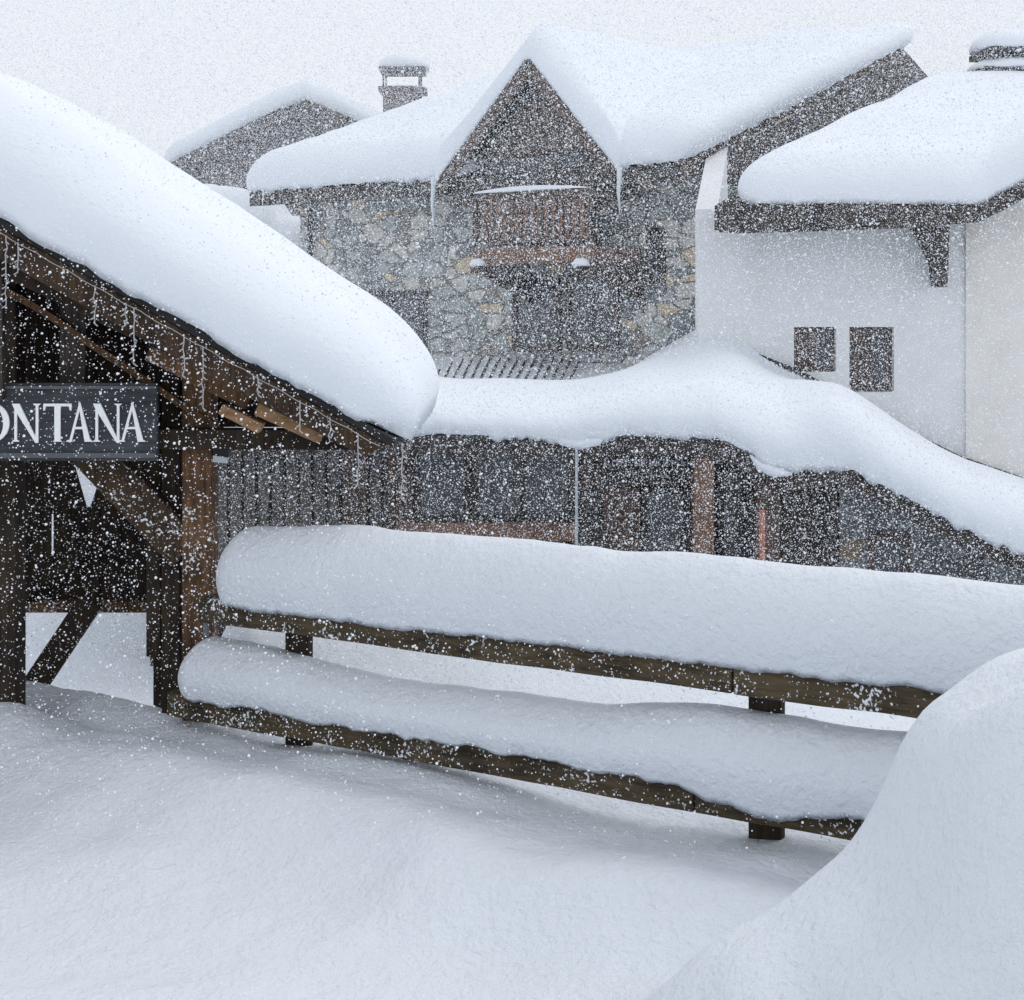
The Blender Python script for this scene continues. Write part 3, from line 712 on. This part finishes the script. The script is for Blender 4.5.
# wall: timber part to column 838, stone part to the right
m = MB(); m.prism([W(150,0,AY)*1 if False else Vector((W(150,0,AY).x,AY,-1.9)), Vector((W(838,0,AY).x,AY,-1.9))] +
    [Vector((W(838,0,AY).x,AY,W(838,467,YE).z-0.03))] + [Vector((W(x,0,AY).x, AY, W(x,y,YE).z-0.03)) for x, y in eave if x <= 790][::-1] , (0,0.25,0))
m.build('wall', M['far_dark'], ann)
m = MB(); m.prism([Vector((W(838.3,0,AY).x,AY,-1.9)), Vector((W(1150,0,AY).x,AY,-1.9))] +
    [Vector((W(x,0,AY).x, AY, W(x,y,YE).z-0.03)) for x, y in eave if x >= 840][::-1], (0,0.25,0))
m.build('wall', M['stone_grey'], ann)
# roof deck
m = MB()
for (a, b, c, d) in zip(ep, ep[1:], bpnts[1:], bpnts):
    dn = Vector((0,0,0.12)); m.hexa([a-dn, b-dn, c-dn, d-dn, a, b, c, d])
m.build('roof', M['dusted_metal'], ann)
m = MB()
for x in range(428, 585, 9):
    p = back_pt(x, 358); q = p.lerp(W(x-38, 436, YE), 0.42); m.beam(p+Vector((0,0,0.012)), q+Vector((0,0,0.012)), 0.035, 0.012)
m.build('roof_seam', M['dark_metal'], ann)
m = MB(); m.beam(back_pt(400,357)-ch.v*0.03, back_pt(600,360)-ch.v*0.03, 0.05, 0.05); m.build('flashing', M['pale_metal'], ann)
m = MB()
for (x, y), (x2, y2) in zip(eave, eave[1:]):
    a, b = W(x,y,YE), W(x2,y2,YE); m.hexa([a+Vector((0,-0.05,-0.2)), b+Vector((0,-0.05,-0.2)), b+Vector((0,-0.003,-0.2)), a+Vector((0,-0.003,-0.2)), a+Vector((0,-0.05,0.0)), b+Vector((0,-0.05,0.0)), b+Vector((0,-0.003,0.0)), a+Vector((0,-0.003,0.0))])
m.build('fascia', M['far_dark'], ann)
m = MB()
for (x, y), (x2, y2) in zip(backr[5:], backr[6:]):
    m.beam(W(x,y-12,20.42), W(x2,y2-12,20.42), 0.06, 0.06)
m.build('flashing', M['dark_metal'], ann)
# shop front
def apanel(name, x0, y0, x1, y1, mt, o0=-0.06, o1=-0.003):
    m = MB(); ax.box(m, x0, y0, x1, y1, o0, o1); return m.build(name, mt, ann)
for x in range(216, 396, 14): apanel('cladding_board', x, 446, x+11, 610, M['grey_wood'], -0.035)
apanel('post', 343, 446, 366, 610, M['far_wood'], -0.12); apanel('post', 388, 446, 412, 610, M['far_wood'], -0.12)
opening(ax, ann, 414, 446, 470, 522, 0.0, M['far_dark'], 1); opening(ax, ann, 472, 446, 574, 522, 0.0, M['far_dark'], 2)
apanel('sill_board', 396, 523, 576, 541, M['red_wood'], -0.16)
apanel('panel', 400, 543, 574, 610, M['far_dark'], -0.05)
apanel('panel', 582, 446, 690, 486, M['far_wood'], -0.05)
apanel('door', 604, 488, 640, 610, M['far_wood'], -0.05)
opening(ax, ann, 642, 488, 690, 600, 0.0, M['far_dark'], 1)
m = MB(); ax.box(m, 694, 448, 714, 640, -0.62, -0.40); m.build('veranda_post', M['red_wood'], ann)
m = MB(); ax.box(m, 756, 482, 780, 640, -0.62, -0.40); m.build('veranda_post', M['far_wood'], ann)
opening(ax, ann, 718, 470, 752, 600, 0.0, M['far_dark'], 1)
opening(ax, ann, 870, 535, 910, 610, 0.0, M['far_wood'], 1)
# faded sign board with rows of pale marks (not legible from here)
sb = thing('shop_sign', 'faded brown shop sign with two rows of pale lettering under the eave', 'sign', tuple(W(650, 482, AY-0.1)))
m = MB(); ax.box(m, 596, 453, 700, 483, -0.11, -0.055); m.build('board', M['far_dark'], sb)
m = MB(); rnd = random.Random(3)
for (xa, xb, yy, hh) in ((604,696,459,7),(628,668,473,5)):
    x = xa
    while x < xb:
        wd = rnd.uniform(2.2, 4.4); m = MB()
        ax.box(m, x, yy, x+wd*0.35, yy+hh, -0.122, -0.1105)
        y2 = yy+rnd.choice((0.0, hh*0.4, hh-1.6)); ax.box(m, x+wd*0.3, y2, x+wd, y2+1.6, -0.1235, -0.1112)
        m.build('letter', M['faint_paint'], sb); x += wd+1.4

# thin poles
def pole(label, px, y0, y1, Y, r, mt):
    a, b = W(px, y0, Y), W(px, y1, Y); m = MB(); m.tube([Vector((a.x,Y,-1.9)), Vector((a.x,Y,b.z)), Vector((a.x,Y,a.z))], r, 8); return tag(m.build('pole', mt, None), label, 'pole')
pole('thin pale metal pole standing before the shop front', 576.5, 448, 545, 17.2, 0.018, M['pale_metal'])
pole('short orange snow marker pole beside the veranda post', 762, 510, 570, 16.9, 0.035, plain_mat('orange_paint', (0.42, 0.17, 0.11), 0.6))

# snow on the annex roof
cols = [x for x, _ in eave]
def ay(pts, x): return smooth_poly(pts, x)
xs_ = [150+1000*i/60 for i in range(61)]
E = [W(x, lerp_poly(eave, x), YE-0.12)+Vector((0,0,0.01)) for x in xs_]
Rb = [back_pt(x, lerp_poly(backr, x)+4) for x in xs_]
Rb = [p.lerp(e_, 0.38*(1-sstep(580, 715, x))) for p, e_, x in zip(Rb, E, xs_)]
P_, se_, L_ = resample(E, 0); cof = list(zip(se_, xs_))
hp = [(150,0.62),(400,0.54),(440,0.38),(560,0.36),(610,0.42),(650,0.50),(700,0.54),(760,0.56),(840,0.70),(900,0.62),(960,0.58),(1024,0.60),(1150,0.6)]
def ah(s, t):
    x = lerp_poly(cof, s); h = smooth_poly(hp, x)
    if x < 720: h *= 1-(0.93*sstep(0.5, 1.0, t))*(1-sstep(590, 720, x))
    h *= 1-0.72*sstep(0.35, 1.0, t)*sstep(690, 800, x)
    return h
def adr(s, t):
    x = lerp_poly(cof, s); d = 0
    for c, wd, a in ((495,8,0.07),(578,22,0.10),(770,18,0.02),(800,20,0.05)): d += a*math.exp(-((x-c)/wd)**2)
    return d if t < 0.4 else 0
snowcap('long sagging snow blanket on the low shop roof stepping down to the right', E, Rb, ah, (0.55,0.0,0.3,0.3), M['snow_far'], ns=240, nt=70, bulge=0.08, lump=0.05, ragged=0.09, lsc=0.6, droop=adr, seed=12.0, power=2.2)
# torn curl of snow under the eave
c0 = [(750,455),(760,466),(775,472),(792,474)]
m = MB(); m.tube([W(x, y, YE-0.1) for x, y in c0], 0.07, 8, [0.2,0.8,1.0,0.3]); tag(m.build('snow_lump', M['snow_far'], None, smooth=True), 'torn curl of snow hanging under the dip in the shop eave', 'snow')
m = MB(); m.tube([W(x, y, YE-0.1) for x, y in [(550,436),(562,441),(580,444),(598,441),(606,436)]], 0.07, 8, [0.3,0.8,1.0,0.8,0.3]); tag(m.build('snow_lump', M['snow_far'], None, smooth=True), 'clump of snow hanging from the shop eave above the pale pole', 'snow')

# ------------------------------------------------------------------ white house on the right
HYW = 20.5
hp_ = Plane((0, HYW), 0.0); YH = 19.8
wh = thing('white_house', 'white plastered house with dark timber eaves and two small windows', 'house', (6.0, HYW, -1.8))
def wall_holes(pl, x0, x1, z0, z1, holes, o0, o1):
    xs = sorted({x0, x1, *[h[0] for h in holes], *[h[2] for h in holes]}); zs = sorted({z0, z1, *[h[1] for h in holes], *[h[3] for h in holes]})
    m = MB()
    for a, b in zip(xs, xs[1:]):
        for c, d in zip(zs, zs[1:]):
            if any(h[0] <= a and b <= h[2] and h[1] <= c and d <= h[3] for h in holes): continue
            pl.ubox(m, a, b, c, d, o0, o1)
    return m
def U(px): return W(px, 0, HYW).x
def Zp(py): return W(0, py, HYW).z
holes = [(U(794), Zp(372), U(836), Zp(327)), (U(849.5), Zp(392), U(894), Zp(327))]
zw = W(0, 215, YH).z+0.12
m = wall_holes(hp_, U(698), U(966), -1.9, zw, holes, 0.0, 0.3); 
m.build('wall', M['plaster'], wh)
m = MB(); m.prism([(U(698),HYW+0.303,-1.9),(U(698),HYW+0.303,zw),(W(715,0,24.5).x,24.5,zw+1.8),(W(715,0,24.5).x,24.5,-1.9)], (0.3,0,0)); m.build('wall', M['plaster'], wh)
m = MB(); m.prism([Vector((W(966,0,20.45).x,20.45,-1.9)), Vector((W(1300,0,20.45).x,20.45,-1.9)), Vector((W(1300,0,20.45).x,20.45,W(1300,20,YH).z)), Vector((W(1000,0,20.45).x,20.45,W(990,208,YH).z)), Vector((W(966,0,20.45).x,20.45,W(985,215,YH).z))], (0,0.4,0)); m.build('wall', M['beige_plaster'], wh)
for hx0, hz0, hx1, hz1 in holes:
    m = MB(); t = 0.05; a, b = 0.10, 0.17
    hp_.ubox(m,hx0,hx1,hz1-t,hz1,a,b); hp_.ubox(m,hx0,hx1,hz0,hz0+t,a,b); hp_.ubox(m,hx0,hx0+t,hz0+t,hz1-t,a,b); hp_.ubox(m,hx1-t,hx1,hz0+t,hz1-t,a,b)
    cx = hx0+(hx1-hx0)*0.47; hp_.ubox(m,cx-0.035,cx+0.035,hz0+t,hz1-t,a,b)
    o = m.build('window', M['far_wood'], wh)
    m = MB(); hp_.ubox(m,cx+0.035,hx1-t,hz0+t,hz1-t,0.13,0.15); m.build('pane', M['glass'], o)
    m = MB(); hp_.ubox(m,hx0+t,cx-0.035,hz0+t,hz1-t,0.12,0.15); m.build('shutter', M['far_wood'], o)
# roof
heave = [(720,206),(738,207),(820,206),(900,206),(980,207),(1000,196),(1024,184),(1100,142),(1300,40)]
hridge = [(905,92),(915,90),(960,88),(1010,86),(1050,85),(1065,85),(1080,84),(1140,84),(1330,84)]
YR = 25.0
ep2 = [W(x, y, YH) for x, y in heave]; rp2 = [W(x, y, YR) for x, y in hridge]
m = MB()
for a, b, c, d in zip(ep2, ep2[1:], rp2[1:], rp2):
    dn = Vector((0,0,0.12)); m.hexa([a-dn,b-dn,c-dn,d-dn,a,b,c,d])
m.build('roof', M['far_dark'], wh)
fb = [(720,232),(738,233),(820,231),(900,228),(980,222),(1000,212),(1024,199),(1100,157),(1300,55)]
m = MB()
for (x,y),(x2,y2),(q,r_),(q2,r2) in zip(heave,heave[1:],fb,fb[1:]):
    dv = Vector((0,0.10,0)); a,b,c,d = W(q,r_,YH-0.11),W(q2,r2,YH-0.11),W(x2,y2-1,YH-0.11),W(x,y-1,YH-0.11)
    m.hexa([a,b,b+dv,a+dv,d,c,c+dv,d+dv])
m.build('fascia', M['far_dark'], wh, bevel=0.01)
m = MB(); a, b = W(719,206,YH), W(905,92,YR); m.hexa([a+Vector((-0.06,0,-0.32)), a+Vector((-0.01,0,-0.32)), b+Vector((-0.01,0,-0.32)), b+Vector((-0.06,0,-0.32)), a+Vector((-0.06,0,0)), a+Vector((-0.01,0,0)), b+Vector((-0.01,0,0)), b+Vector((-0.06,0,0))]); m.build('verge_board', M['far_dark'], wh)
m = MB(); z0 = W(0,230,HYW-0.003).z
m.prism([W(950,226,YH+0.05),W(948,287,YH+0.05),W(944,287,YH+0.05),W(941,262,YH+0.05),W(931,243,YH+0.05),W(922,227,YH+0.05)], (0,0.62,0)); m.build('eave_bracket', M['far_dark'], wh, bevel=0.01)
hs = [(722,208),(738,207),(760,206),(800,206),(850,205),(900,206),(980,206),(1000,195),(1024,183),(1100,141),(1300,39)]
hr = [(906,100),(925,100),(935,98),(950,96),(970,95),(1000,94),(1050,94),(1065,94),(1080,94),(1140,94),(1330,94)]
def dens(P, k=8):
    out = []
    for a, b in zip(P, P[1:]): out += [a.lerp(b, i/k) for i in range(k)]
    return out+[P[-1]]
E = dens([W(x,y,YH-0.06)+Vector((0,0,0.01)) for x,y in hs]); Rb = dens([W(x,y,YR) for x,y in hr])
snowcap('large domed snow blanket on the white house roof', E, Rb, lambda s,t: 0.62-0.25*t, (0.65,0.0,0.6,0.0), M['snow_far'], ns=150, nt=70, bulge=0.05, lump=0.05, ragged=0.05, lsc=0.5, seed=15.0, power=2.3)
# chimney on the white house
def cbox(px0, py0, px1, py1, Y, dep): 
    m = MB(); a, b = W(px0,py1,Y), W(px1,py0,Y); return m.box((a.x,Y,a.z),(b.x,Y+dep,b.z))
cw = cbox(992, 58, 1062, 130, 25.2, 0.9).build('chimney', M['brick'], wh)
cbox(983, 66, 1070, 71, 25.05, 1.2).build('chimney_ledge', M['far_dark'], cw)
cbox(989, 46, 1064, 52, 25.05, 1.1).build('chimney_cap', M['far_dark'], cw)
def dome(label, px0, px1, py, Y, dep, h, **k):
    a, b = W(px0,py,Y), W(px1,py,Y); E = [a.lerp(b,i/6) for i in range(7)]; Rb = [p+Vector((0,dep,0)) for p in E]; rm = min(dep/2, (b.x-a.x)/2)*0.95
    return snowcap(label, E, Rb, h, (rm,rm,rm,rm), M['snow_far'], ns=40, nt=30, bulge=0.03, lump=0.02, ragged=0.02, **k)
dome('snow dome on top of the chimney cap at the upper right corner', 983, 1072, 46, 25.0, 1.25, 0.38)
dome('snow ring on the ledge below the chimney cap at the upper right corner', 981, 1074, 66, 24.95, 1.3, 0.24)

# ------------------------------------------------------------------ house behind on the left
YH2 = 37.0
rh = thing('brown_house', 'distant brown gabled house behind the chalet with a snowy roof', 'house', tuple(W(300, 0, YH2).xy)+(-1.8,))
le, apx = W(166,166,YH2), W(306,96,YH2); re_ = Vector((2*apx.x-le.x, YH2, le.z))
sl2 = (apx.z-le.z)/(apx.x-le.x)
m = MB(); x0, x1 = le.x+0.4, re_.x-0.4
m.prism([(x0,YH2+0.6,-1.9),(x1,YH2+0.6,-1.9),(x1,YH2+0.6,le.z+0.1),(apx.x,YH2+0.6,apx.z-0.1),(x0,YH2+0.6,le.z+0.1)], (0,9,0)); m.build('wall', M['gable_wood'], rh)
for e in (le, re_):
    m = MB(); dn = Vector((0,0,0.15)); dv = Vector((0,10,0)); a = Vector((apx.x,YH2,apx.z))
    m.hexa([e-dn,a-dn,a-dn+dv,e-dn+dv,e,a,a+dv,e+dv]); m.build('roof', M['far_dark'], rh)
    m = MB(); m.prism([e+Vector((0,-0.06,0)), a+Vector((0,-0.06,0)), a+Vector((0,-0.06,-0.3)), e+Vector((0,-0.06,-0.3))], (0,0.057,0)); m.build('verge_board', M['far_wood'], rh)
xs_ = [le.x-0.1+(re_.x-le.x+0.2)*i/40 for i in range(41)]
def rz2(x): return apx.z-abs(x-apx.x)*sl2 - 0.10*math.exp(-((x-apx.x)/0.5)**2)
E = [Vector((x,YH2-0.15,rz2(x)+0.01)) for x in xs_]; Rb = [Vector((x,YH2+10.2,rz2(x)+0.01)) for x in xs_]
snowcap('peaked snow layer on the roof of the distant brown house', E, Rb, 0.55, (0.45,0.5,0.4,0.4), M['snow_far'], ns=90, nt=40, bulge=0.06, lump=0.05, ragged=0.05, lsc=0.5, seed=20.0)
YC = 36.0
cst = cbox(383, 90, 420, 200, YC+2, 0.95).build('chimney', M['brick'], rh)
cbox(378, 86, 425, 90, YC+1.9, 1.2).build('chimney_ledge', M['brick'], cst)
cbox(379, 66, 424, 70, YC+1.9, 1.15).build('chimney_cap', M['far_dark'], cst)
for q in (383, 419):
    for yy in (YC+2.0, YC+2.85):
        a = W(q,86,YC+1.9); b = W(q,70,YC+1.9); m = MB(); m.tube([(a.x,yy,a.z+0.003),(a.x,yy,b.z-0.003)], 0.025, 6); m.build('cap_stem', M['dark_metal'], cst)
dome('snow dome on the cap of the distant brown chimney', 376, 428, 66, YC+1.8, 1.3, 0.42)
dome('thin snow ring on the ledge of the distant brown chimney', 378, 426, 86, YC+1.88, 1.22, 0.06)

# snow buried white shed in front of the brown house
shd = thing('shed', 'low white shed buried in snow left of the stone chalet', 'shed', tuple(W(240, 300, 31.5)))
pl = Plane((0, 31.5), 0.0)
m = MB(); pl.poly(m, [(120,420),(299,420),(299,270),(275,265),(240,256),(120,241)], 0.0, 3.0); m.build('wall', M['plaster'], shd)
m = MB(); pl.poly(m, [(118,238),(240,253),(276,262),(302,268),(302,271),(276,265.5),(240,256),(118,241.5)], -0.12, 3.3); m.build('roof', M['far_dark'], shd)
E = [W(x,y,31.3) for x,y in [(116,240),(160,244),(200,249),(240,255),(260,260),(276,264),(290,267),(303,270)]]; Rb = [p+Vector((0,3.4,0.1)) for p in E]
snowcap('stepped snow heap on the low shed left of the stone chalet', E, Rb, lambda s,t: 1.38-0.34*sstep(0.75,0.86,s), (0.5,0.5,0.3,0.16), M['snow_far'], ns=80, nt=30, bulge=0.08, lump=0.07, ragged=0.12, lsc=1.1, seed=23.0)

# ------------------------------------------------------------------ falling snow: flakes through the air of the whole scene
rng = np.random.default_rng(11)
DENS = 640.0
Y0, Y1 = 6.4, 38.0
def sample(n):
    y = rng.uniform(Y0, Y1, n); x = rng.uniform(-1, 1, n)*(0.36*Y1+1.3); z = rng.uniform(-1.8, CZ+0.21*Y1+0.8, n)
    k = (np.abs(x) < 0.36*y+1.3) & (z < CZ+0.21*y+0.8) & (z > CZ-0.49*y-0.4) & ((z > 0.02) | (y > 14))
    return x[k], y[k], z[k]
vol = (Y1-Y0)*2*(0.36*Y1+1.3)*(CZ+0.21*Y1+0.8+1.8)
x, y, z = sample(int(vol*DENS))
n = len(x)
rad = np.clip(0.0023*np.exp(rng.normal(0, 0.44, n)), 0.0010, 0.0064)
me = bpy.data.meshes.new('falling_snow')
me.vertices.add(n); me.vertices.foreach_set('co', np.stack([x, y, z], 1).astype(np.float32).ravel())
ra = me.attributes.new('flake_radius', 'FLOAT', 'POINT'); ra.data.foreach_set('value', rad.astype(np.float32))
me.materials.append(M['flake'])
fs_ = bpy.data.objects.new('falling_snow', me); COL.objects.link(fs_)
ng = bpy.data.node_groups.new('flakes', 'GeometryNodeTree')
ng.interface.new_socket('Geometry', in_out='INPUT', socket_type='NodeSocketGeometry')
ng.interface.new_socket('Geometry', in_out='OUTPUT', socket_type='NodeSocketGeometry')
gi, go = ng.nodes.new('NodeGroupInput'), ng.nodes.new('NodeGroupOutput')
mp_ = ng.nodes.new('GeometryNodeMeshToPoints'); na = ng.nodes.new('GeometryNodeInputNamedAttribute'); na.data_type = 'FLOAT'
na.inputs['Name'].default_value = 'flake_radius'
sm = ng.nodes.new('GeometryNodeSetMaterial'); sm.inputs['Material'].default_value = M['flake']
ng.links.new(gi.outputs[0], mp_.inputs['Mesh']); ng.links.new(na.outputs[0], mp_.inputs['Radius'])
ng.links.new(mp_.outputs[0], sm.inputs['Geometry']); ng.links.new(sm.outputs[0], go.inputs[0])
fs_.modifiers.new('flakes', 'NODES').node_group = ng
tag(fs_, 'white snowflakes falling thickly through the air', 'snowfall', kind='stuff')
print('flakes', n)

# ------------------------------------------------------------------ haze
HAZE = 0.0
if HAZE > 0:
    m = MB(); m.box((-75, -3, -4.2), (75, 92, 11.5)); hz = m.build('haze', M['snow'], None)
    hm = bpy.data.materials.new('haze'); hm.use_nodes = True; t = hm.node_tree; t.nodes.clear()
    o = t.nodes.new('ShaderNodeOutputMaterial'); v = t.nodes.new('ShaderNodeVolumePrincipled')
    v.inputs['Color'].default_value = (0.95, 0.97, 1.0, 1); v.inputs['Density'].default_value = HAZE
    t.links.new(v.outputs[0], o.inputs['Volume'])
    hz.data.materials.clear(); hz.data.materials.append(hm); tag(hz, 'pale snowy air', 'haze', kind='stuff')
